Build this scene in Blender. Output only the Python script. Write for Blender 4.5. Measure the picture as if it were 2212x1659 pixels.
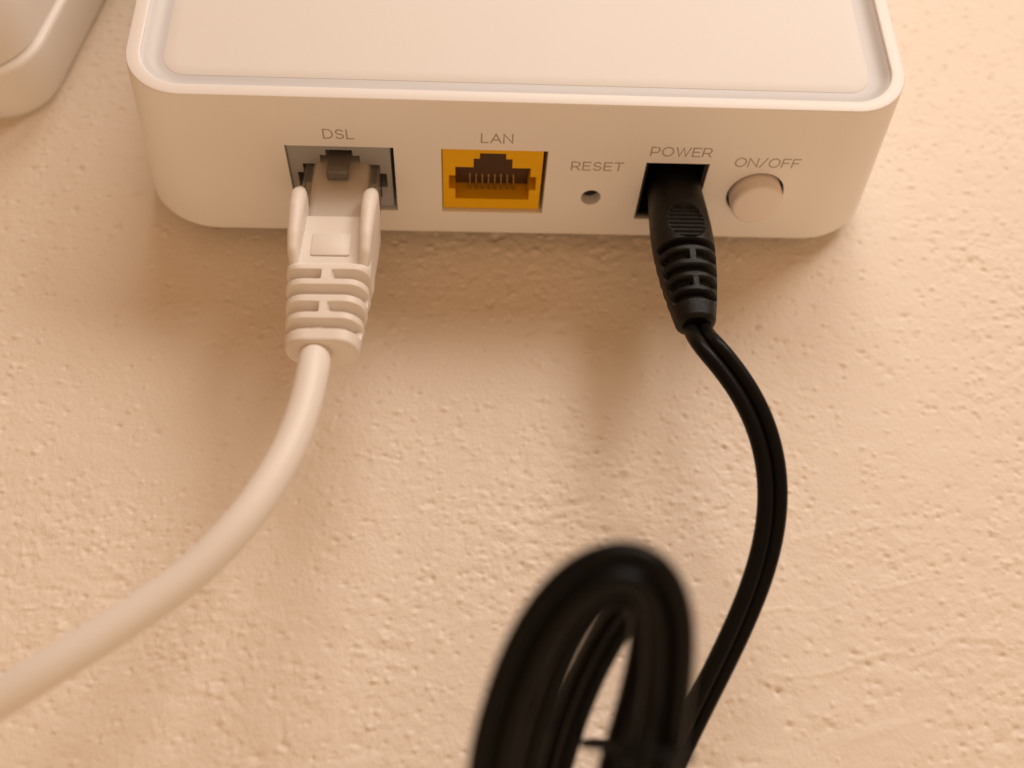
import bpy, bmesh, math
import numpy as np
from mathutils import Vector, Matrix

for o in list(bpy.data.objects):
    bpy.data.objects.remove(o, do_unlink=True)
sc = bpy.context.scene
col = sc.collection
MM = 0.001                                   # everything below is measured in millimetres

# ------------------------------------------------------------------ camera
# world: x right, y into the wall (wall face at y = 0), z up
CAM = np.array([-3.2453, -132.825, -89.7551])
RW = np.array([[0.99851807, -0.05274665, -0.01339602],
               [0.00988424, 0.41783610, -0.90846865],
               [0.05351601, 0.90698996, 0.41773826]])     # rows: right, down, forward
FPX = 1967.893                                             # focal length at a 2212 px wide picture
cd = bpy.data.cameras.new('camera')
cam = bpy.data.objects.new('camera', cd)
col.objects.link(cam)
cam.matrix_world = Matrix(((RW[0][0], -RW[1][0], -RW[2][0], CAM[0]*MM),
                           (RW[0][1], -RW[1][1], -RW[2][1], CAM[1]*MM),
                           (RW[0][2], -RW[1][2], -RW[2][2], CAM[2]*MM),
                           (0, 0, 0, 1)))
cd.sensor_width = 36
cd.lens = 36*FPX/2212
cd.clip_start = 0.002
cd.clip_end = 20
cd.dof.use_dof = True
cd.dof.focus_distance = 0.134
cd.dof.aperture_fstop = 11.0
sc.camera = cam

# ------------------------------------------------------------------ light
w = bpy.data.worlds.new('World')
sc.world = w
w.use_nodes = True
bg = w.node_tree.nodes['Background']
bg.inputs['Color'].default_value = (1.0, 0.52, 0.23, 1)      # dim warm room
bg.inputs['Strength'].default_value = 0.40

def lamp(name, loc, target, power, size, colour):
    ld = bpy.data.lights.new(name, 'AREA')
    ld.shape = 'DISK'
    ld.size = size
    ld.energy = power
    ld.color = colour
    lo = bpy.data.objects.new(name, ld)
    col.objects.link(lo)
    lo.location = loc
    lo.rotation_euler = (Vector(target)-Vector(loc)).to_track_quat('-Z', 'Y').to_euler()
    return lo
def from_dir(d, dist, c=Vector((0.01, 0, -0.02))): return c+Vector(d).normalized()*dist
MID = (0.01, 0, -0.02)
lamp('ceiling_lamp', from_dir((0.50, -0.68, 0.56), 0.58), MID, 1.4, 0.19, (0.975, 0.883, 0.805))
lamp('ceiling_lamp', from_dir((0.12, -0.66, 0.75), 1.0), MID, 4.15, 0.48, (0.975, 0.883, 0.805))
lamp('floor_lamp', from_dir((0.1, -0.40, -0.92), 0.9), MID, 1.9, 0.7, (1.0, 0.77, 0.53))

sc.view_settings.view_transform = 'Standard'
sc.view_settings.look = 'None'
sc.view_settings.exposure = 0.0
sc.view_settings.gamma = 1

# ------------------------------------------------------------------ frames
TH = math.radians(8.7313)
CT, ST = math.cos(TH), math.sin(TH)
OY = -(13.0*CT+3.0)
def F(X, D, N):
    """port-face coordinates (X along the face, D towards the wall, N into the body) -> world mm"""
    return (X, OY+CT*D+ST*N, -ST*D+CT*N)
def at(px, py, depth):
    """a point seen at (px, py) of a 2212 x 1659 picture, 'depth' mm in front of the camera"""
    d = np.array([(px-1106)/FPX, (py-829.5)/FPX, 1.0])*depth
    return CAM+RW.T@d

# ------------------------------------------------------------------ materials
def nodes_of(m):
    m.use_nodes = True
    nt = m.node_tree
    return nt, nt.nodes, nt.links, nt.nodes['Principled BSDF']
def plastic(name, colour, rough=0.45, var=0.03, bump=0.0, bscale=2500, spec=0.5, sss=0.0, specks=0.0, speck_scale=260):
    m = bpy.data.materials.new(name)
    nt, N, L, b = nodes_of(m)
    tc = N.new('ShaderNodeTexCoord')
    nz = N.new('ShaderNodeTexNoise'); nz.inputs['Scale'].default_value = 90; nz.inputs['Detail'].default_value = 5
    L.new(tc.outputs['Object'], nz.inputs['Vector'])
    mix = N.new('ShaderNodeMix'); mix.data_type = 'RGBA'
    mix.inputs['A'].default_value = (*[c*(1-var) for c in colour], 1)
    mix.inputs['B'].default_value = (*[min(1, c*(1+var)) for c in colour], 1)
    L.new(nz.outputs['Fac'], mix.inputs['Factor'])
    out = mix.outputs['Result']
    if specks:
        vo = N.new('ShaderNodeTexVoronoi'); vo.inputs['Scale'].default_value = speck_scale
        L.new(tc.outputs['Object'], vo.inputs['Vector'])
        sz = N.new('ShaderNodeSeparateColor'); L.new(vo.outputs['Color'], sz.inputs['Color'])
        th = N.new('ShaderNodeMath'); th.operation = 'GREATER_THAN'; th.inputs[1].default_value = 1-specks
        L.new(sz.outputs['Red'], th.inputs[0])
        rad = N.new('ShaderNodeMath'); rad.operation = 'MULTIPLY'; rad.inputs[1].default_value = 0.034
        L.new(sz.outputs['Green'], rad.inputs[0])
        lt = N.new('ShaderNodeMath'); lt.operation = 'LESS_THAN'
        L.new(vo.outputs['Distance'], lt.inputs[0]); L.new(rad.outputs[0], lt.inputs[1])
        an = N.new('ShaderNodeMath'); an.operation = 'MULTIPLY'
        L.new(th.outputs[0], an.inputs[0]); L.new(lt.outputs[0], an.inputs[1])
        m2 = N.new('ShaderNodeMix'); m2.data_type = 'RGBA'
        L.new(an.outputs[0], m2.inputs['Factor']); L.new(out, m2.inputs['A'])
        m2.inputs['B'].default_value = (0.16, 0.09, 0.05, 1)
        out = m2.outputs['Result']
    L.new(out, b.inputs['Base Color'])
    rr = N.new('ShaderNodeMapRange'); rr.inputs['To Min'].default_value = rough*0.9; rr.inputs['To Max'].default_value = min(1, rough*1.12)
    L.new(nz.outputs['Fac'], rr.inputs['Value']); L.new(rr.outputs['Result'], b.inputs['Roughness'])
    b.inputs['Specular IOR Level'].default_value = spec
    if sss:
        b.inputs['Subsurface Weight'].default_value = sss
        b.inputs['Subsurface Radius'].default_value = (1, .7, .5)
        b.inputs['Subsurface Scale'].default_value = 0.0012
    if bump:
        n2 = N.new('ShaderNodeTexNoise'); n2.inputs['Scale'].default_value = bscale; n2.inputs['Detail'].default_value = 3
        L.new(tc.outputs['Object'], n2.inputs['Vector'])
        bp = N.new('ShaderNodeBump'); bp.inputs['Strength'].default_value = bump; bp.inputs['Distance'].default_value = 0.0001
        L.new(n2.outputs['Fac'], bp.inputs['Height']); L.new(bp.outputs['Normal'], b.inputs['Normal'])
    return m

M_shell = plastic('white_shell', (0.84, 0.82, 0.80), 0.42, 0.012, 0.12, 3000, 0.4, specks=0.05, speck_scale=170)
M_panel = plastic('white_panel', (0.79, 0.77, 0.745), 0.5, 0.012, 0.1, 3500, 0.35, specks=0.10, speck_scale=150)
M_ring = plastic('light_guide', (0.62, 0.62, 0.625), 0.45, 0.02, 0, spec=0.5)
M_dark = plastic('black_inside', (0.01, 0.009, 0.008), 0.6, 0.1)
M_carrier = plastic('dark_carrier', (0.075, 0.03, 0.008), 0.6, 0.1)
M_yellow = plastic('yellow_jack', (0.80, 0.44, 0.003), 0.5, 0.03, 0.1, spec=0.2)
M_grey = plastic('grey_jack', (0.36, 0.355, 0.355), 0.45, 0.03, 0.1)
M_print = plastic('grey_print', (0.40, 0.33, 0.27), 0.6, 0.08)
M_button = plastic('button_white', (0.82, 0.75, 0.71), 0.5, 0.02, 0.1)
M_boot = plastic('cream_rubber', (0.755, 0.70, 0.635), 0.46, 0.02, 0.12, 3500, 0.4, sss=0.04, specks=0.07, speck_scale=420)
M_cable = plastic('cream_sheath', (0.80, 0.755, 0.70), 0.42, 0.03, 0.1, 2500, 0.4, specks=0.04, speck_scale=300)
M_black = plastic('black_rubber', (0.006, 0.0057, 0.005), 0.40, 0.2, 0.8, 5000, 0.22)
M_cord = plastic('black_cord', (0.005, 0.0047, 0.0043), 0.33, 0.2, 0.1, 3000, 0.11)
M_tie = plastic('matt_tie', (0.006, 0.006, 0.006), 0.8, 0.1, spec=0.08)
M_box = plastic('offwhite_box', (0.82, 0.79, 0.75), 0.42, 0.015, 0.05, 2000, 0.4)
def metal(name, colour, rough):
    m = bpy.data.materials.new(name)
    nt, N, L, b = nodes_of(m)
    b.inputs['Base Color'].default_value = (*colour, 1); b.inputs['Metallic'].default_value = 1; b.inputs['Roughness'].default_value = rough
    return m
M_gold = metal('gold_pin', (0.36, 0.23, 0.09), 0.22)
def clear(name, colour, rough, trans):
    m = bpy.data.materials.new(name)
    nt, N, L, b = nodes_of(m)
    b.inputs['Base Color'].default_value = (*colour, 1); b.inputs['Roughness'].default_value = rough
    b.inputs['Transmission Weight'].default_value = trans; b.inputs['IOR'].default_value = 1.45
    return m
M_clear = clear('clear_plug', (0.80, 0.76, 0.72), 0.16, 0.85)
M_sleeve = plastic('wire_cover', (0.60, 0.54, 0.48), 0.14, 0.05, spec=0.6)
M_latch = clear('smoky_latch', (0.30, 0.26, 0.23), 0.25, 0.55)

def plaster():
    m = bpy.data.materials.new('painted_plaster')
    nt, N, L, b = nodes_of(m)
    tc = N.new('ShaderNodeTexCoord')
    n1 = N.new('ShaderNodeTexNoise'); n1.inputs['Scale'].default_value = 22; n1.inputs['Detail'].default_value = 6
    n2 = N.new('ShaderNodeTexNoise'); n2.inputs['Scale'].default_value = 420; n2.inputs['Detail'].default_value = 4
    for n in (n1, n2): L.new(tc.outputs['Object'], n.inputs['Vector'])
    mx = N.new('ShaderNodeMix'); mx.data_type = 'RGBA'
    mx.inputs['A'].default_value = (0.785, 0.698, 0.595, 1); mx.inputs['B'].default_value = (0.82, 0.733, 0.63, 1)
    L.new(n1.outputs['Fac'], mx.inputs['Factor'])
    # little flecks of dirt
    vo = N.new('ShaderNodeTexVoronoi'); vo.inputs['Scale'].default_value = 300
    nw = N.new('ShaderNodeTexNoise'); nw.inputs['Scale'].default_value = 900
    L.new(tc.outputs['Object'], nw.inputs['Vector'])
    vm = N.new('ShaderNodeVectorMath'); vm.operation = 'MULTIPLY_ADD'
    vm.inputs[1].default_value = (0.0012,)*3
    L.new(nw.outputs['Color'], vm.inputs[0]); L.new(tc.outputs['Object'], vm.inputs[2])
    L.new(vm.outputs[0], vo.inputs['Vector'])
    sp = N.new('ShaderNodeSeparateColor'); L.new(vo.outputs['Color'], sp.inputs['Color'])
    g = N.new('ShaderNodeMath'); g.operation = 'GREATER_THAN'; g.inputs[1].default_value = 0.70; L.new(sp.outputs['Red'], g.inputs[0])
    rd = N.new('ShaderNodeMath'); rd.operation = 'MULTIPLY'; rd.inputs[1].default_value = 0.075; L.new(sp.outputs['Green'], rd.inputs[0])
    lt = N.new('ShaderNodeMath'); lt.operation = 'LESS_THAN'; L.new(vo.outputs['Distance'], lt.inputs[0]); L.new(rd.outputs[0], lt.inputs[1])
    an = N.new('ShaderNodeMath'); an.operation = 'MULTIPLY'; L.new(g.outputs[0], an.inputs[0]); L.new(lt.outputs[0], an.inputs[1])
    a2 = N.new('ShaderNodeMath'); a2.operation = 'MULTIPLY'; a2.inputs[1].default_value = 0.62; L.new(an.outputs[0], a2.inputs[0])
    m2 = N.new('ShaderNodeMix'); m2.data_type = 'RGBA'
    L.new(a2.outputs[0], m2.inputs['Factor']); L.new(mx.outputs['Result'], m2.inputs['A']); m2.inputs['B'].default_value = (0.12, 0.075, 0.035, 1)
    L.new(m2.outputs['Result'], b.inputs['Base Color'])
    b.inputs['Roughness'].default_value = 0.62
    b.inputs['Specular IOR Level'].default_value = 0.3
    bp = N.new('ShaderNodeBump'); bp.inputs['Strength'].default_value = 0.4; bp.inputs['Distance'].default_value = 0.0003
    n3 = N.new('ShaderNodeTexNoise'); n3.inputs['Scale'].default_value = 1500; n3.inputs['Detail'].default_value = 4
    L.new(tc.outputs['Object'], n3.inputs['Vector'])
    L.new(n3.outputs['Fac'], bp.inputs['Height']); L.new(bp.outputs['Normal'], b.inputs['Normal'])
    return m
M_wall = plaster()

# ------------------------------------------------------------------ object helpers
def mesh_obj(name, verts, faces, mat, parent=None, smooth=True, angle=40, origin=None):
    """verts in world mm; the object's origin is its parent's (or the given point)"""
    v = np.asarray(verts, float)
    root = parent
    while root is not None and root.parent is not None: root = root.parent
    o0 = np.array(root['_o']) if root is not None else np.array(origin if origin is not None else v.mean(0))
    me = bpy.data.meshes.new(name)
    me.from_pydata(((v-o0)*MM).tolist(), [], faces)
    bm = bmesh.new(); bm.from_mesh(me)
    bmesh.ops.recalc_face_normals(bm, faces=bm.faces)
    bm.to_mesh(me); bm.free()
    me.materials.append(mat)
    for p in me.polygons: p.use_smooth = smooth
    if smooth: me.set_sharp_from_angle(angle=math.radians(angle))
    o = bpy.data.objects.new(name, me)
    col.objects.link(o)
    if parent is None: o.location = o0*MM
    else: o.parent = parent
    return o
def thing(name, label, cat, origin, group=None):
    o = bpy.data.objects.new(name, None)
    o.empty_display_size = 0.005
    col.objects.link(o)
    o.location = np.array(origin)*MM
    o['_o'] = [float(a) for a in origin]
    o['label'] = label; o['category'] = cat
    if group: o['group'] = group
    return o
def loft(rings, cap=True, closed_u=True):
    n = len(rings[0]); V = [p for r in rings for p in r]; Fc = []
    for i in range(len(rings)-1):
        for j in range(n if closed_u else n-1):
            k = (j+1) % n
            Fc.append((i*n+j, i*n+k, (i+1)*n+k, (i+1)*n+j))
    if cap:
        Fc.append(tuple(range(n-1, -1, -1))); m = (len(rings)-1)*n
        Fc.append(tuple(range(m, m+n)))
    return V, Fc
def rrect(hx, hy, r, seg=10, straight=1):
    """rounded rectangle, counter-clockwise 2-D points; 'straight' splits each straight side"""
    r = max(1e-4, min(r, hx-1e-4, hy-1e-4)); pts = []
    cs = [(hx-r, hy-r, 0), (-hx+r, hy-r, 90), (-hx+r, -hy+r, 180), (hx-r, -hy+r, 270)]
    for q, (cx, cy, a0) in enumerate(cs):
        for i in range(seg+1):
            a = math.radians(a0+90*i/seg); pts.append((cx+r*math.cos(a), cy+r*math.sin(a)))
        if straight > 1:
            e = pts[-1]; nx = cs[(q+1) % 4]; a = math.radians(nx[2]); s = (nx[0]+r*math.cos(a), nx[1]+r*math.sin(a))
            for i in range(1, straight): pts.append((e[0]+(s[0]-e[0])*i/straight, e[1]+(s[1]-e[1])*i/straight))
    return pts
def catmull(pts, per=10):
    P = np.array(pts, float); P = np.vstack([2*P[0]-P[1], P, 2*P[-1]-P[-2]]); out = []
    for i in range(1, len(P)-2):
        p0, p1, p2, p3 = P[i-1:i+3]
        for k in range(per):
            t = k/per
            out.append(0.5*((2*p1)+(-p0+p2)*t+(2*p0-5*p1+4*p2-p3)*t*t+(-p0+3*p1-3*p2+p3)*t**3))
    out.append(P[-2]); return np.array(out)
def smooth_path(p, n):
    for _ in range(n):
        q = p.copy(); q[1:-1] = 0.25*p[:-2]+0.5*p[1:-1]+0.25*p[2:]; p = q
    return p
def tube(path, rad, seg=20, cap=True):
    P = np.asarray(path, float); T = np.gradient(P, axis=0); T /= np.linalg.norm(T, axis=1)[:, None]
    u = np.cross(T[0], (0.3, 1, 0.2)); u /= np.linalg.norm(u); rings = []
    rad = np.broadcast_to(rad, (len(P),))
    for p, t, r in zip(P, T, rad):
        u = u-t*np.dot(u, t); u /= np.linalg.norm(u); w_ = np.cross(t, u)
        rings.append([tuple(p+r*(math.cos(a)*u+math.sin(a)*w_)) for a in [2*math.pi*k/seg for k in range(seg)]])
    return loft(rings, cap)

# ------------------------------------------------------------------ plaster wall (real relief)
def axis(lo, hi, step, far):
    a = np.arange(lo, hi+1e-6, step); L_, R_ = [], []; d = step; x = lo
    while x > -far: d *= 1.35; x -= d; L_.append(x)
    d = step; x = hi
    while x < far: d *= 1.35; x += d; R_.append(x)
    return np.concatenate([np.array(L_[::-1]), a, np.array(R_)]), len(L_), len(a)
ST_ = 0.225
gx, ix, nx = axis(-100, 122, ST_, 900)
gz, iz, nz_ = axis(-94, 68, ST_, 900)
XX, ZZ = np.meshgrid(gx, gz)
rng = np.random.default_rng(7)
def vnoise(x, z, seed):
    r = np.random.default_rng(seed).random((256, 256))
    xi = np.floor(x).astype(int); zi = np.floor(z).astype(int); fx = x-xi; fz = z-zi
    fx = fx*fx*fx*(fx*(fx*6-15)+10); fz = fz*fz*fz*(fz*(fz*6-15)+10)
    g = lambda a, b: r[b & 255, a & 255]
    return (g(xi, zi)*(1-fx)+g(xi+1, zi)*fx)*(1-fz)+(g(xi, zi+1)*(1-fx)+g(xi+1, zi+1)*fx)*fz*1.0-0.5
ca, sa = math.cos(math.radians(11)), math.sin(math.radians(11))
U = XX*ca+ZZ*sa; W = -XX*sa+ZZ*ca
U2 = U+1.6*vnoise(U/5, W/5, 21); W2 = W+1.6*vnoise(U/5+40, W/5, 22)
h = 0.6*vnoise(U/38, W/30, 1)+0.11*vnoise(U2/11, W2/7, 2)+(0.07+0.10*np.clip((-ZZ-30)/30, 0, 1))*vnoise(U2/4.4, W2/3.0, 3)
n4 = vnoise(U2/2.0, W2/1.35, 4)
rough_mask = np.clip(0.62+1.1*vnoise(U/30+9, W/24, 5)+0.5*vnoise(U/9, W/9, 6), 0.25, 1.15)
smooth_patch = np.exp(-(((XX-2)/24)**2+((ZZ+26)/15)**2))
rough_mask *= 1-0.75*smooth_patch
n8 = vnoise(U2/1.0, W2/0.8, 8)
h += rough_mask*(0.15*n4+0.135*n8+0.05*vnoise(U2/0.6, W2/0.5, 9)-0.25*np.clip(np.abs(n4)-0.2, 0, 1)-0.3*np.clip(n8-0.27, 0, 1))
ridge = 1-2*np.abs(vnoise(U2/42+3, (W2+1.2*vnoise(U/9, W/6, 31))/8.5, 11))
h += 0.17*np.clip(ridge-0.84, 0, 1)*5*np.clip(0.55+1.6*vnoise(U/7, W/5, 32), 0, 1)*np.clip((XX+10)/60, 0, 1)*np.clip((-ZZ-30)/30, 0, 1)
# single grains and pin holes in the paint
for k in range(15000):
    x = rng.uniform(-99, 121); z = rng.uniform(-93, 67)
    j = int((x+100)/ST_)+ix; i = int((z+94)/ST_)+iz
    m_ = rough_mask[min(i, h.shape[0]-1), min(j, h.shape[1]-1)]
    if rng.random() > m_: continue
    r = rng.uniform(0.2, 0.38)*(1.6 if rng.random() < 0.02 else 1); amp = rng.choice([1, -1], p=[0.45, 0.55])*rng.uniform(0.06, 0.38)*(r/0.4)
    k2 = int(3*r/ST_)+1; a0, a1, b0, b1 = max(i-k2, 0), i+k2+1, max(j-k2, 0), j+k2+1
    el = rng.uniform(0.8, 1.7)
    h[a0:a1, b0:b1] += amp*np.exp(-(((XX[a0:a1, b0:b1]-x)/(r*el))**2+((ZZ[a0:a1, b0:b1]-z)/r)**2))
edge = np.clip(np.minimum(np.minimum((XX+130)/30, (150-XX)/30), np.minimum((ZZ+124)/30, (98-ZZ)/30)), 0, 1)
h = h*edge
nxx, nzz = len(gx), len(gz)
co = np.stack([XX, -h, ZZ], -1).reshape(-1, 3)*MM
idx = np.arange(nxx*nzz).reshape(nzz, nxx)
quads = np.stack([idx[:-1, :-1], idx[:-1, 1:], idx[1:, 1:], idx[1:, :-1]], -1).reshape(-1, 4)
me = bpy.data.meshes.new('wall')
me.vertices.add(len(co)); me.vertices.foreach_set('co', co.ravel())
me.loops.add(quads.size); me.loops.foreach_set('vertex_index', quads.ravel().astype(np.int32))
me.polygons.add(len(quads)); me.polygons.foreach_set('loop_start', np.arange(0, quads.size, 4, dtype=np.int32))
me.update(calc_edges=True); me.validate()
me.polygons.foreach_set('use_smooth', np.ones(len(quads), bool))
me.materials.append(M_wall)
wall = bpy.data.objects.new('wall', me); col.objects.link(wall)
wall['kind'] = 'structure'
wall['label'] = 'warm white wall of rough painted plaster behind the router'

# ------------------------------------------------------------------ router
XC, A0 = 5.3, 57.95                     # centre line and half width at the front rim
YR, Z0 = -30.337, 2.225                 # front rim plane, lower edge of the rim
ZC = Z0+A0
router = thing('router', 'white square router on the plaster wall with a row of ports along its lower side', 'router', (XC, 0, ZC))
TAN = math.tan(TH)
def ring(off, y, r=8.6, seg=18):
    a = A0+off
    return [(XC+x, y, ZC+z) for x, z in rrect(a, a, max(0.5, r+off), seg)]
def offs(t): return t*TAN               # the sides flare towards the wall
TR = 27.34                              # rim to rear edge
prof = [(offs(TR)-5.0, YR+TR+0.02), (offs(TR)-0.9, YR+TR+0.0), (offs(TR)-0.25, YR+TR-0.15), (offs(TR-0.5), YR+TR-0.5),
        (offs(TR-1.5), YR+TR-1.5)]
prof += [(offs(t), YR+t) for t in (20, 13, 6, 2.0, 0.6)]
prof += [(offs(0.25), YR+0.25), (-0.02, YR+0.10), (-0.08, YR+0.03), (-0.17, YR)]
prof += [(-1.80, YR), (-1.94, YR+0.04), (-2.03, YR+0.14), (-2.05, YR+0.5), (-2.1, YR+4.2)]
V, Fc = loft([ring(o_, y) for o_, y in prof])
shell = mesh_obj('shell', V, Fc, M_shell, router, angle=35)

def cutter(verts, faces):
    o0 = np.array(router['_o'])
    me = bpy.data.meshes.new('cut'); me.from_pydata(((np.array(verts)-o0)*MM).tolist(), [], faces)
    bm = bmesh.new(); bm.from_mesh(me); bmesh.ops.recalc_face_normals(bm, faces=bm.faces); bm.to_mesh(me); bm.free()
    me.materials.append(M_shell)
    o = bpy.data.objects.new('cut', me); col.objects.link(o); o.location = router.location
    return o
def fbox(x0, x1, d0, d1, n0, n1):
    V = [F(x, d, n) for n in (n0, n1) for d in (d0, d1) for x in (x0, x1)]
    return V, [(0, 1, 3, 2), (4, 6, 7, 5), (0, 4, 5, 1), (2, 3, 7, 6), (0, 2, 6, 4), (1, 5, 7, 3)]
def fcyl(cx, cd_, r, n0, n1, seg=48):
    rings = [[F(cx+r*math.cos(2*math.pi*k/seg), cd_+r*math.sin(2*math.pi*k/seg), n) for k in range(seg)] for n in (n0, n1)]
    return loft(rings)
PX, PD, PW, PH = {'dsl': -30.62, 'lan': -6.94}, -5.62, 16.42, 13.40
cuts = [fbox(PX[k], PX[k]+PW, PD, PD+PH, -3, 15) for k in PX]
cuts.append(fbox(24.95, 34.99, -3.80, 8.64, -3, 16))
cuts.append(fcyl(17.14, 3.95, 1.62, -3, 7))
cuts.append(fcyl(43.8, 2.45, 4.62, -3, 8, 72))
shell.parent = None; shell.location = router.location
bpy.context.view_layer.update()
co_ = [cutter(*c_) for c_ in cuts]
for i, c_ in enumerate(co_):
    md = shell.modifiers.new('b%d' % i, 'BOOLEAN'); md.operation = 'DIFFERENCE'; md.solver = 'EXACT'; md.object = c_
dg = bpy.context.evaluated_depsgraph_get(); dg.update()
nm = bpy.data.meshes.new_from_object(shell.evaluated_get(dg))
shell.modifiers.clear()
shell.data = nm
nm.materials.clear(); nm.materials.append(M_shell)
bm = bmesh.new(); bm.from_mesh(nm)
# dark surround deep in the openings stays plain plastic; only tidy the normals
bmesh.ops.recalc_face_normals(bm, faces=bm.faces)
bm.to_mesh(nm); bm.free()
for p in nm.polygons: p.use_smooth = True
nm.set_sharp_from_angle(angle=math.radians(35))
for c_ in co_: bpy.data.objects.remove(c_, do_unlink=True)
shell.location = (0, 0, 0); shell.parent = router

# sloping light guide round the front panel, then the panel itself
pr = [(-1.95, YR+4.0), (-1.97, YR+0.40), (-2.2, YR+0.46), (-2.6, YR+0.85), (-3.1, YR+1.2), (-3.7, YR+1.44), (-4.3, YR+1.52), (-5.2, YR+1.54), (-5.3, YR+4.0)]
V, Fc = loft([ring(o_, y) for o_, y in pr], cap=False)
mesh_obj('light_ring', V, Fc, M_ring, router, angle=50)
pp = [(-4.95, YR+4.0), (-4.95, YR+1.56), (-4.98, YR+1.50), (-5.06, YR+1.47), (-6.8, YR+1.46), (-30, YR+1.46), (-57, YR+1.46)]
V, Fc = loft([ring(o_, y, 8.6) for o_, y in pp])
mesh_obj('front_panel', V, Fc, M_panel, router, angle=40)
# wall bracket behind the body
V, Fc = loft([ring(-6, 0.6), ring(-6, YR+TR-0.3)])
mesh_obj('wall_bracket', V, Fc, M_shell, router)

# --- network jacks
PROF = [(-2.15, -5.4), (1.95, -5.4), (1.95, -4.3), (3.0, -4.3), (3.0, -2.5), (5.95, -2.5), (5.95, -0.7), (6.95, -0.7), (6.95, 2.2),
        (5.95, 2.2), (5.95, 4.35), (-5.95, 4.35), (-5.95, 2.2), (-6.95, 2.2), (-6.95, -0.7), (-5.95, -0.7), (-5.95, -2.5),
        (-3.1, -2.5), (-3.1, -4.3), (-2.15, -4.3)]
def jack(name, x0, mat, label):
    cx, cdd = x0+PW/2-0.14, PD+PH/2+0.02
    x_l, x_r, d_t, d_b = x0+0.12-cx, x0+PW-0.62-cx, PD+0.12-cdd, PD+PH-0.16-cdd
    n0 = 0.7
    bm = bmesh.new()
    outer = [(x_l, d_t), (x_r, d_t), (x_r, d_b), (x_l, d_b)]
    def vs(pts, n): return [bm.verts.new(F(cx+p[0], cdd+p[1], n)) for p in pts]
    o1, o2 = vs(outer, n0), vs(outer, 14.8)
    i1, i2 = vs(PROF, n0), vs(PROF, 13.5)
    ed = []
    for lp in (o1, i1):
        for k in range(len(lp)): ed.append(bm.edges.new((lp[k], lp[(k+1) % len(lp)])))
    bmesh.ops.triangle_fill(bm, use_beauty=True, use_dissolve=False, edges=ed)
    for a, b_ in ((o1, o2), (i1, i2)):
        for k in range(len(a)):
            m_ = (k+1) % len(a); bm.faces.new((a[k], a[m_], b_[m_], b_[k]))
    bm.faces.new(o2); bm.faces.new(i2)
    bm.verts.index_update()
    V = [tuple(v.co) for v in bm.verts]; Fc = [tuple(v.index for v in f_.verts) for f_ in bm.faces]; bm.free()
    j = mesh_obj(name, V, Fc, mat, router, smooth=False)
    j['label'] = label
    return j, cx, cdd
jd, dcx, dcd = jack('network_port', PX['dsl'], M_grey, 'grey port with the cream cable plugged in')
jl, lcx, lcd = jack('network_port', PX['lan'], M_yellow, 'empty yellow port')
V, Fc = fbox(lcx-5.9, lcx+5.9, lcd-5.35, lcd+4.3, 4.3, 13.3)
mesh_obj('contact_carrier', V, Fc, M_carrier, jl, smooth=False)
for k in range(8):                        # spring contacts of the empty port
    x = lcx-0.05+(k-3.5)*1.02
    p = catmull([F(x, lcd+2.2, 4.6), F(x, lcd+2.8, 4.1), F(x, lcd+3.7, 3.3), F(x, lcd+4.15, 2.8)], 6)
    V, Fc = tube(p, 0.17, 8)
    mesh_obj('contact_pin', V, Fc, M_gold, jl)

# --- power socket lining
def frame_box(x0, x1, d0, d1, n0, n1, mat, name, wall_=0.5):
    O_ = [(x0, d0), (x1, d0), (x1, d1), (x0, d1)]; I_ = [(x0+wall_, d0+wall_), (x1-wall_, d0+wall_), (x1-wall_, d1-wall_), (x0+wall_, d1-wall_)]
    rings = [[F(x, d, n1) for x, d in O_], [F(x, d, n0) for x, d in O_], [F(x, d, n0) for x, d in I_], [F(x, d, n1-1) for x, d in I_]]
    V, Fc = loft(rings)
    return mesh_obj(name, V, Fc, mat, router, smooth=False)
frame_box(25.03, 34.91, -3.72, 8.30, 0.5, 15.5, M_dark, 'power_socket', 0.45)

V, Fc = fcyl(17.14, 3.95, 1.6, 2.1, 6.5)
mesh_obj('reset_switch', V, Fc, M_dark, router)

# --- push button
rs = [(4.15, 6), (4.15, -2.05), (4.1, -2.3), (3.95, -2.52), (3.72, -2.66), (3.4, -2.72), (1.5, -2.74)]
V, Fc = loft([[F(43.8+r*math.cos(2*math.pi*k/64), 2.45+r*math.sin(2*math.pi*k/64), n) for k in range(64)] for r, n in rs])
mesh_obj('push_button', V, Fc, M_button, router)
def circ(r, n): return [F(43.8+r*math.cos(2*math.pi*k/64), 2.45+r*math.sin(2*math.pi*k/64), n) for k in range(64)]
V, Fc = loft([circ(4.0, 0.95), circ(4.6, 0.95), circ(4.6, 2.0), circ(4.0, 2.0)], cap=False)
mesh_obj('button_well', V, Fc, M_dark, router)

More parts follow.
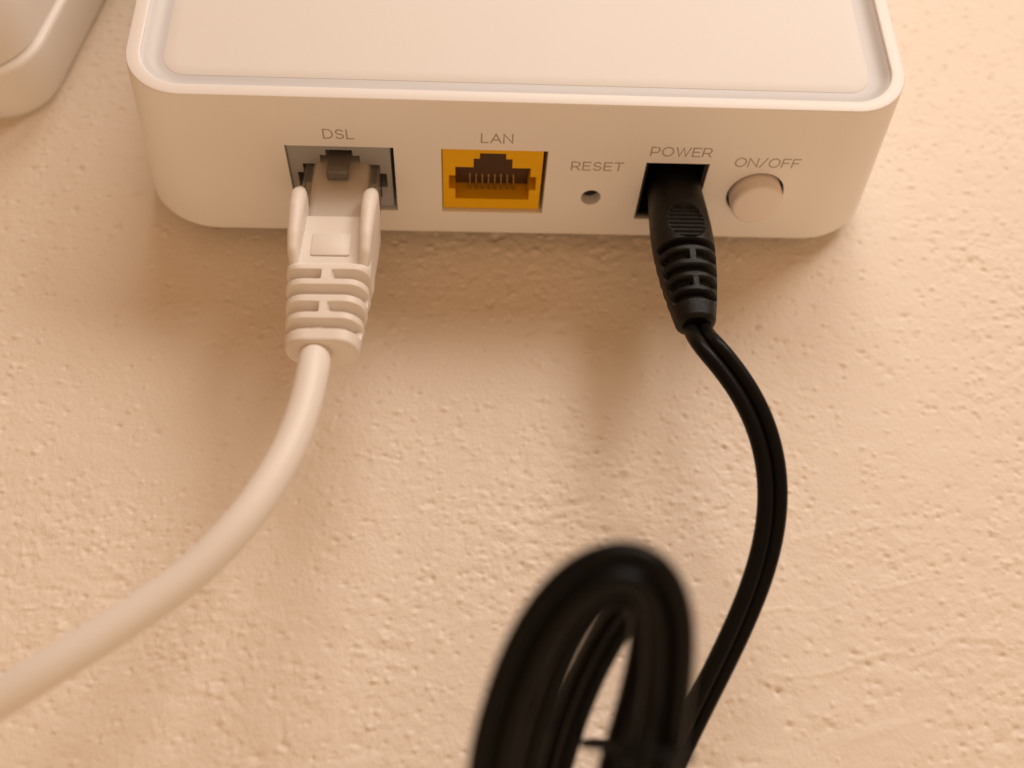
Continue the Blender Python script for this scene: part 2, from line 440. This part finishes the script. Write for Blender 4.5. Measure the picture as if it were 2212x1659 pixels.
# --- printed words: stroked capitals of constant line width
def arc(cx, cy, rx, ry, a0, a1, n=18): return [(cx+rx*math.cos(math.radians(a0+(a1-a0)*i/n)), cy+ry*math.sin(math.radians(a0+(a1-a0)*i/n))) for i in range(n+1)]
G = {   # unit cap height, y up; (advance, strokes)
 'D': (0.88, [[(0, 0), (0, 1), (0.38, 1)]+arc(0.38, 0.5, 0.48, 0.5, 90, -90)+[(0, 0)]]),
 'S': (0.78, [arc(0.38, 0.745, 0.33, 0.255, 25, 270, 16)+arc(0.38, 0.25, 0.36, 0.25, 90, -155, 16)]),
 'L': (0.66, [[(0, 1), (0, 0), (0.62, 0)]]),
 'A': (1.0, [[(0, 0), (0.16, 0.32), (0.5, 1), (0.84, 0.32), (1.0, 0)], [(0.19, 0.32), (0.81, 0.32)]]),
 'N': (0.92, [[(0, 0), (0, 1), (0.88, 0), (0.88, 1)]]),
 'R': (0.84, [[(0, 0), (0, 1), (0.45, 1)]+arc(0.45, 0.7, 0.33, 0.3, 90, -90)+[(0, 0.4)], [(0.45, 0.4), (0.8, 0)]]),
 'E': (0.74, [[(0.72, 1), (0, 1), (0, 0.52), (0, 0), (0.72, 0)], [(0, 0.52), (0.62, 0.52)]]),
 'T': (0.80, [[(0, 1), (0.4, 1), (0.8, 1)], [(0.4, 1), (0.4, 0)]]),
 'P': (0.82, [[(0, 0), (0, 1), (0.45, 1)]+arc(0.45, 0.68, 0.35, 0.32, 90, -90)+[(0, 0.36)]]),
 'O': (1.06, [arc(0.53, 0.5, 0.53, 0.52, 0, 360, 36)]),
 'W': (1.36, [[(0, 1), (0.36, 0), (0.68, 1), (1.0, 0), (1.36, 1)]]),
 'F': (0.72, [[(0.70, 1), (0, 1), (0, 0.5), (0, 0)], [(0, 0.5), (0.6, 0.5)]]),
 '/': (0.55, [[(0, -0.06), (0.55, 1.06)]]),
}
def ribbon(pts, wd, fn, V, Fc):
    P = [np.array(p, float) for p in pts]; closed = np.linalg.norm(P[0]-P[-1]) < 1e-6
    n = len(P); Ls, Rs = [], []
    for i in range(n):
        if closed and i in (0, n-1): a, b_ = P[-2], P[1]; d0, d1 = P[0]-a, b_-P[0]
        else: d0 = P[i]-P[i-1] if i else P[1]-P[0]; d1 = P[i+1]-P[i] if i < n-1 else P[-1]-P[-2]
        d0 = d0/np.linalg.norm(d0); d1 = d1/np.linalg.norm(d1)
        n0 = np.array((-d0[1], d0[0])); n1 = np.array((-d1[1], d1[0])); m_ = n0+n1
        l_ = np.linalg.norm(m_); m_ = m_/l_ if l_ > 1e-6 else n0
        s_ = min(2.2, 1/max(0.3, float(np.dot(m_, n0))))
        e = 0
        if not closed and i == 0: P_ = P[i]-d1*wd/2
        elif not closed and i == n-1: P_ = P[i]+d0*wd/2
        else: P_ = P[i]
        Ls.append(P_+m_*s_*wd/2); Rs.append(P_-m_*s_*wd/2)
    b0 = len(V)
    for l_, r_ in zip(Ls, Rs): V.append(fn(*l_)); V.append(fn(*r_))
    for i in range(n-1): a = b0+2*i; Fc.append((a, a+1, a+3, a+2))
def word(txt, x0, x1, d0, d1, name='lettering'):
    hgt = d1-d0; gap = 0.30
    adv = sum(G[c][0] for c in txt)+gap*(len(txt)-1); sx = (x1-x0)/adv
    x = 0
    for c in txt:
        V, Fc = [], []
        for layer, st in enumerate(G[c][1]):
            ribbon([((x+px)*sx, py*hgt) for px, py in st], 0.235, lambda a, b_, l_=-0.012-0.003*layer: F(x0+a, d1-b_, l_), V, Fc)
            if layer:                     # the strokes of one letter hang together
                near = min(range(n_first), key=lambda q: np.linalg.norm(np.array(V[q])-np.array(V[n_first])))
                Fc.append((near, n_first, n_first+1))
            else: n_first = len(V)
        o = mesh_obj('letter', V, Fc, M_print, router, smooth=False)
        o['label'] = 'printed letter %s of the word %s' % (c, txt) if c != '/' else 'printed slash of the word ' + txt
        x += G[c][0]+gap
word('DSL', -24.45, -20.0, -8.85, -7.2)
word('LAN', -0.85, 3.9, -8.75, -7.1)
word('RESET', 13.35, 21.35, -3.6, -2.0)
word('POWER', 25.3, 34.75, -6.95, -5.3)
word('ON/OFF', 38.9, 49.1, -5.15, -3.5)

# ------------------------------------------------------------------ network cable
BX = -22.4
ncable = thing('network_cable', 'cream network cable plugged into the grey port and curving away to the lower left', 'cable', F(BX, 1.2, -20))
def section(cx, d0, d1, hx, r, seg=12, straight=10):
    cdd, hd = (d0+d1)/2, (d1-d0)/2
    return [(cx+x, cdd+y) for x, y in rrect(hx, hd, r, seg, straight)]
def lerp(x, xs, ys): return float(np.interp(x, xs, ys))
def sst(a, b_, x):
    t = min(1, max(0, (x-a)/(b_-a))); return t*t*(3-2*t)
# clear plug body and its latch, seen inside the port
V, Fc = loft([[F(x, d, n) for x, d in section(BX, dcd-2.2+i_, dcd+4.1-i_, 5.72-i_, 0.35, 3, 1)] for n, i_ in ((9.5, .4), (9.2, 0), (-8.5, 0), (-8.8, .3))])
mesh_obj('plug_body', V, Fc, M_clear, ncable)
lat = [(9.0, dcd-2.6, 0.6), (4.0, dcd-4.0, 0.7), (0.0, dcd-4.55, 0.75), (-1.6, dcd-4.6, 0.75), (-1.9, dcd-4.7, 1.7), (-3.2, dcd-4.7, 1.75), (-3.35, dcd-4.5, 1.4)]
V, Fc = loft([[F(x, d, n) for x, d in section(BX-0.25, d0_, d0_+th_, 1.62, 0.2, 3, 1)] for n, d0_, th_ in lat])
mesh_obj('latch', V, Fc, M_latch, ncable, angle=25)
# moulded boot: sleeve in the port, platform, strain relief ribs
V, Fc = loft([[F(x, d, -L_) for x, d in section(BX, -1.7+i_, 3.6, 4.45-i_, 1.2, 8, 2)] for L_, i_ in ((-6, 0.2), (-1.2, 0.05), (-0.5, 0), (5, 0), (11.6, 0))])
mesh_obj('wire_cover', V, Fc, M_sleeve, ncable)
st = np.unique(np.round(np.concatenate([np.arange(11.2, 12.0, 0.1), np.arange(12, 20, 0.5), np.arange(20, 34.6, 0.1)]), 3))
GR = [(22.75, 24.05, 'slot'), (25.45, 26.75, 'full'), (28.3, 29.6, 'slot'), (31.05, 32.3, 'full')]
def groove(L_, soft=0.3):
    for a, b_, k in GR:
        if a-soft < L_ < b_+soft: return sst(a-soft, a+soft, L_)*(1-sst(b_-soft, b_+soft, L_)), k
    return 0, None
rings = []
for L_ in st:
    d0 = lerp(L_, [11.2, 11.5, 14, 20.4, 21.8, 24, 34.5], [-2.25, -2.4, -2.45, -2.5, -3.65, -3.7, -3.05])
    d1 = lerp(L_, [11.5, 20, 34.5], [5.0, 4.6, 3.1])
    hx = lerp(L_, [11.5, 21, 24, 34.5], [5.7, 5.9, 5.85, 4.95])
    r = lerp(L_, [11.5, 20, 22.5, 25, 34.5], [0.8, 0.9, 2.4, 2.8, 3.0])
    end = max(0, L_-33.95); e_in = 0.55-math.sqrt(max(0, 0.55**2-end**2)) if end > 0 else 0
    g_, kind = groove(L_)
    cdd = (d0+d1)/2; hd = (d1-d0)/2; pts = []
    for x, d in section(BX, d0, d1, hx, r):
        rx, rd = (x-BX), (d-cdd)
        dep = 0
        if kind == 'slot': dep = 1.25*g_*sst(0.75, 1.1, abs(rx))
        elif kind == 'full': dep = 1.25*g_*(sst(0.55, 0.95, abs(rd)) if abs(rx) > hx*0.7 else 1)
        dep += e_in
        if dep > 0:
            fx = max(0.05, 1-dep/hx); fd = max(0.05, 1-dep/hd); rx *= fx; rd *= fd
        pts.append(F(BX+rx, cdd+rd, -L_))
    rings.append(pts)
V, Fc = loft(rings)
boot = mesh_obj('boot', V, Fc, M_boot, ncable, angle=42)
# raised pad on the platform
V, Fc = loft([[F(BX+x, d, -(17.0+y)) for x, y in rrect(2.75-i_, 2.1-i_, 0.3, 3)] for d, i_ in ((-2.1, 0), (-2.66, 0), (-2.72, 0.08))])
mesh_obj('release_pad', V, Fc, M_boot, boot)
# two side prongs that flank the latch
for sgn in (-1, 1):
    rings = []
    for L_ in list(np.linspace(6.6, 9.6, 14))+list(np.linspace(10.2, 21.6, 24)):
        tip = min(1, max(0.02, (L_-6.6)/3.0)); sh = math.sqrt(1-(1-tip)**2)
        top = lerp(L_, [6.6, 8.5, 12, 17, 19.6, 21.6], [-4.3, -5.3, -5.75, -5.25, -4.4, -2.6])
        bot = lerp(L_, [6.6, 11.2, 21.6], [1.4, 4.4, 3.8])
        mid = -3.6
        wx = lerp(L_, [6.6, 10, 15, 19.5, 21.6], [1.25, 1.2, 1.0, 0.75, 0.6])*sh
        t2 = mid+(top-mid)*max(sh, 0.15); b2 = mid+(bot-mid)*max(0.1, sst(6.6, 11.5, L_))
        cxx = BX+sgn*lerp(L_, [6.6, 12, 19.5, 21.6], [5.3, 5.15, 5.05, 4.8])
        rings.append([F(x, d, -L_) for x, d in section(cxx, t2, b2, max(0.03, wx), max(0.03, wx)*0.98, 8, 2)])
    V, Fc = loft(rings)
    mesh_obj('side_prong', V, Fc, M_boot, boot, angle=60)
# round sheath
p = [F(BX-0.5, 0.05, -30), F(BX-0.75, 0.0, -33.5)]+[at(*q) for q in (
    (676, 800, 121), (661, 868, 118), (632, 952, 114.5), (582, 1045, 110.5), (512, 1140, 107), (424, 1230, 104.5), (322, 1307, 102.5),
    (205, 1384, 100.5), (98, 1449, 99), (-10, 1516, 98), (-130, 1590, 97), (-280, 1674, 96))]
V, Fc = tube(smooth_path(catmull(p, 12), 25), 2.16, 28)
mesh_obj('sheath', V, Fc, M_cable, ncable)

# ------------------------------------------------------------------ power cable
PXC, PDC = 30.5, 2.4
pcable = thing('power_cable', 'black twin power cable plugged into the power port with its slack wound in a coil', 'cable', F(PXC, PDC, -14))
GRP = [(13.75, 15.0, 'full'), (16.0, 17.5, 'slot'), (18.55, 19.75, 'full'), (20.75, 22.1, 'slot'), (23.0, 24.15, 'full')]
rings = []
NS = 96
for L_ in np.unique(np.round(np.concatenate([np.arange(-4, 6, 0.5), np.arange(6, 27.3, 0.085)]), 3)):
    hx = lerp(L_, [-4, 1, 6, 9, 11.6, 14, 16.8, 20, 23, 26.6, 27.3], [4.1, 4.3, 4.6, 4.72, 4.7, 4.6, 4.38, 4.0, 3.55, 2.9, 2.7])
    hd = lerp(L_, [-4, 1, 6, 11, 14, 17, 20, 23, 27.3], [3.9, 4.0, 4.15, 4.3, 4.3, 4.15, 3.8, 3.35, 2.6])
    end = max(0, L_-26.5); e_in = 0.8-math.sqrt(max(0, 0.64-end**2)) if end > 0 else 0
    g_, kind = 0, None
    for a, b_, k in GRP:
        if a-0.2 < L_ < b_+0.2: g_, kind = sst(a-0.2, a+0.18, L_)*(1-sst(b_-0.18, b_+0.2, L_)), k
    pts = []
    for k in range(NS):
        a = 2*math.pi*k/NS; c_, s_ = math.cos(a), math.sin(a)
        rx = hx*math.copysign(abs(c_)**0.86, c_); rd = hd*math.copysign(abs(s_)**0.86, s_)
        dep = e_in
        if kind == 'slot': dep += 1.05*g_*sst(0.55, 0.85, abs(rx))*(sst(1.0, 1.5, -rd)+sst(1.0, 1.5, rd))
        elif kind == 'full': dep += 1.05*g_*(sst(1.0, 1.5, -rd)+sst(1.0, 1.5, rd))
        f_ = 1-dep/min(hx, hd)
        if rd < 0:                      # flattened thumb grip with fine ridges
            u = (L_-9.9)/3.7; vv = rx/2.95; m_ = 1-sst(0.80, 1.0, u*u+vv*vv)
            flat = m_*max(0, -rd-(hd-0.55))
            tooth = 0.5-0.5*math.cos(2*math.pi*(L_-6.4)/0.86)
            rd += flat+m_*(0.05+0.32*tooth)
        pts.append(F(PXC+rx*f_, PDC+rd*f_, -L_))
    rings.append(pts)
V, Fc = loft(rings)
mesh_obj('plug', V, Fc, M_black, pcable, angle=45)

# one twin cord: plug -> slack -> three turns of the coil
A_ = [(1065, 1990, 76), (1056, 1760, 75.5), (1064, 1640, 75), (1092, 1530, 74.5), (1135, 1414, 74), (1193, 1317, 73.5), (1262, 1250, 73), (1345, 1221, 73), (1410, 1250, 73),
      (1442, 1320, 73.5), (1447, 1405, 74), (1440, 1500, 74.5), (1424, 1600, 75), (1400, 1700, 75.5), (1370, 1900, 76)]
B_ = [(1160, 1990, 86), (1128, 1760, 85.5), (1130, 1640, 85), (1162, 1530, 84.5), (1198, 1420, 84), (1242, 1335, 83.5), (1290, 1279, 83), (1355, 1268, 82.5), (1396, 1295, 82.5),
      (1408, 1360, 83), (1395, 1450, 83.5), (1370, 1550, 84), (1340, 1650, 84.5), (1316, 1760, 85), (1310, 1900, 86)]
C_ = [(1185, 2000, 98), (1175, 1780, 98), (1205, 1640, 97.5), (1240, 1530, 97), (1284, 1430, 96.5), (1328, 1355, 96), (1368, 1308, 95), (1402, 1300, 94.5), (1428, 1345, 94.5),
      (1430, 1430, 95), (1418, 1530, 95.5), (1410, 1630, 96), (1385, 1740, 97), (1365, 1880, 98)]
lead = [F(PXC+0.1, PDC, -24), F(PXC+0.1, PDC+0.1, -27.5)]+[at(*q) for q in (
    (1527, 742, 126.5), (1570, 792, 125.3), (1617, 862, 124.2), (1652, 945, 123), (1669, 1040, 122), (1664, 1140, 121), (1640, 1240, 120), (1602, 1338, 119), (1560, 1428, 118),
    (1514, 1520, 117), (1468, 1615, 116), (1425, 1715, 114), (1385, 1840, 111))]
def turn(a, b_, low): 
    """the bend at the lower end between two legs"""
    return [at((a[0]*0.75+b_[0]*0.25), low, a[2]*0.7+b_[2]*0.3), at((a[0]*0.25+b_[0]*0.75), low, a[2]*0.3+b_[2]*0.7)]
path = lead+turn((1385, 0, 111), C_[0], 2120)+[at(*q) for q in C_]+turn(C_[-1], B_[0], 2150)+[at(*q) for q in B_]+turn(B_[-1], A_[0], 2170)+[at(*q) for q in A_]+[at(1345, 2100, 77), at(1350, 2350, 79)]
seg_n = 9
cp = smooth_path(catmull(path, seg_n), 14)
T = np.gradient(cp, axis=0); T /= np.linalg.norm(T, axis=1)[:, None]
n_lead = len(lead)*seg_n
sr, sep = 1.08, 1.04
S1, S2 = [], []
fwd = RW[2]
for i, (p_, t_) in enumerate(zip(cp, T)):
    view = p_-CAM; view = view/np.linalg.norm(view)
    side = np.cross(t_, view); side /= np.linalg.norm(side)
    back = np.cross(side, t_)
    q = i/seg_n
    if q < len(lead): ang = math.radians(np.interp(q, [0, 1, 3, 6, 9, 12, 15], [18, 18, 20, 28, 42, 48, 45]))
    else:
        k = q-len(lead)-2
        ang = math.radians(np.interp(k, [0, 2, 5, 8, 14, 17, 22, 27, 31, 36, 41, 46, 50], [45, 45, 45, 40, 25, 50, 35, 30, 40, 20, 10, 25, 15]))
    d_ = side*math.cos(ang)+back*math.sin(ang)
    if i < 2*seg_n: d_ = np.array((1.0, -0.1, 0)); d_ = d_-t_*np.dot(d_, t_); d_ /= np.linalg.norm(d_)
    S1.append(d_)
S1 = np.array(S1)
for i in range(1, len(S1)):
    if np.dot(S1[i], S1[i-1]) < 0: S1[i] = -S1[i]
S1 = smooth_path(S1, 30); S1 /= np.linalg.norm(S1, axis=1)[:, None]
for sg in (-1, 1):
    V, Fc = tube(cp+sg*sep*S1, sr, 16)
    mesh_obj('cord_strand', V, Fc, M_cord, pcable)

# twist tie round the coil's right-hand side
tp = [at(*q) for q in ((1262, 1606, 90), (1300, 1612, 80), (1350, 1622, 71), (1420, 1632, 70), (1462, 1634, 73), (1466, 1630, 84), (1440, 1622, 98), (1370, 1612, 103), (1290, 1604, 101), (1262, 1606, 92))]
V, Fc = tube(catmull(tp, 8), 0.42, 10)
tie = mesh_obj('twist_tie', V, Fc, M_tie, None)
tie['_o'] = [float(a) for a in np.asarray(V).mean(0)]
tie['label'] = 'thin black twist tie wrapped round the coiled black cord'; tie['category'] = 'twist tie'
for q0, q1, q2 in (((1455, 1634, 74), (1478, 1628, 76), (1488, 1636, 77)), ((1455, 1634, 75), (1475, 1640, 78), (1484, 1628, 80))):
    V, Fc = tube(catmull([at(*q0), at(*q1), at(*q2)], 6), 0.5, 8)
    mesh_obj('twisted_end', V, Fc, M_tie, tie)

# ------------------------------------------------------------------ wall box at the upper left
BW, BH, BR = 34.0, 44.0, 11.0
BCX, BCZ, BA = -86.5, 31.9, math.radians(-11)         # lower right corner centre, slight tilt
def bring(off, y):
    out = []
    for x, z in rrect(BW+off, BH+off, max(2, BR+off), 20):
        lx, lz = x-(BW-BR), z-(-BH+BR)
        out.append((BCX+lx*math.cos(BA)-lz*math.sin(BA), y, BCZ+lx*math.sin(BA)+lz*math.cos(BA)))
    return out
box = thing('wall_socket_box', 'off-white rounded two-tier wall box at the edge left of the router', 'wall box', (BCX-20, 0, BCZ+30))
pb = [(-2.0, 0.6), (-2.0, -0.5), (-1.3, -0.8), (-0.9, -1.5), (-0.4, -6), (0.15, -11.0), (0.1, -11.6), (-0.2, -11.95), (-0.8, -12.1), (-6, -12.1)]
V, Fc = loft([bring(a, b_) for a, b_ in pb])
mesh_obj('base', V, Fc, M_box, box)
pb = [(-1.5, -11.5), (-1.5, -12.3), (-0.95, -12.7), (-0.85, -13.2), (-1.2, -20), (-2.2, -32), (-3.2, -40), (-4.2, -42), (-7, -43), (-14, -43.2)]
V, Fc = loft([bring(a, b_) for a, b_ in pb])
mesh_obj('cover', V, Fc, M_box, box)

for o in bpy.data.objects:
    if '_o' in o: del o['_o']
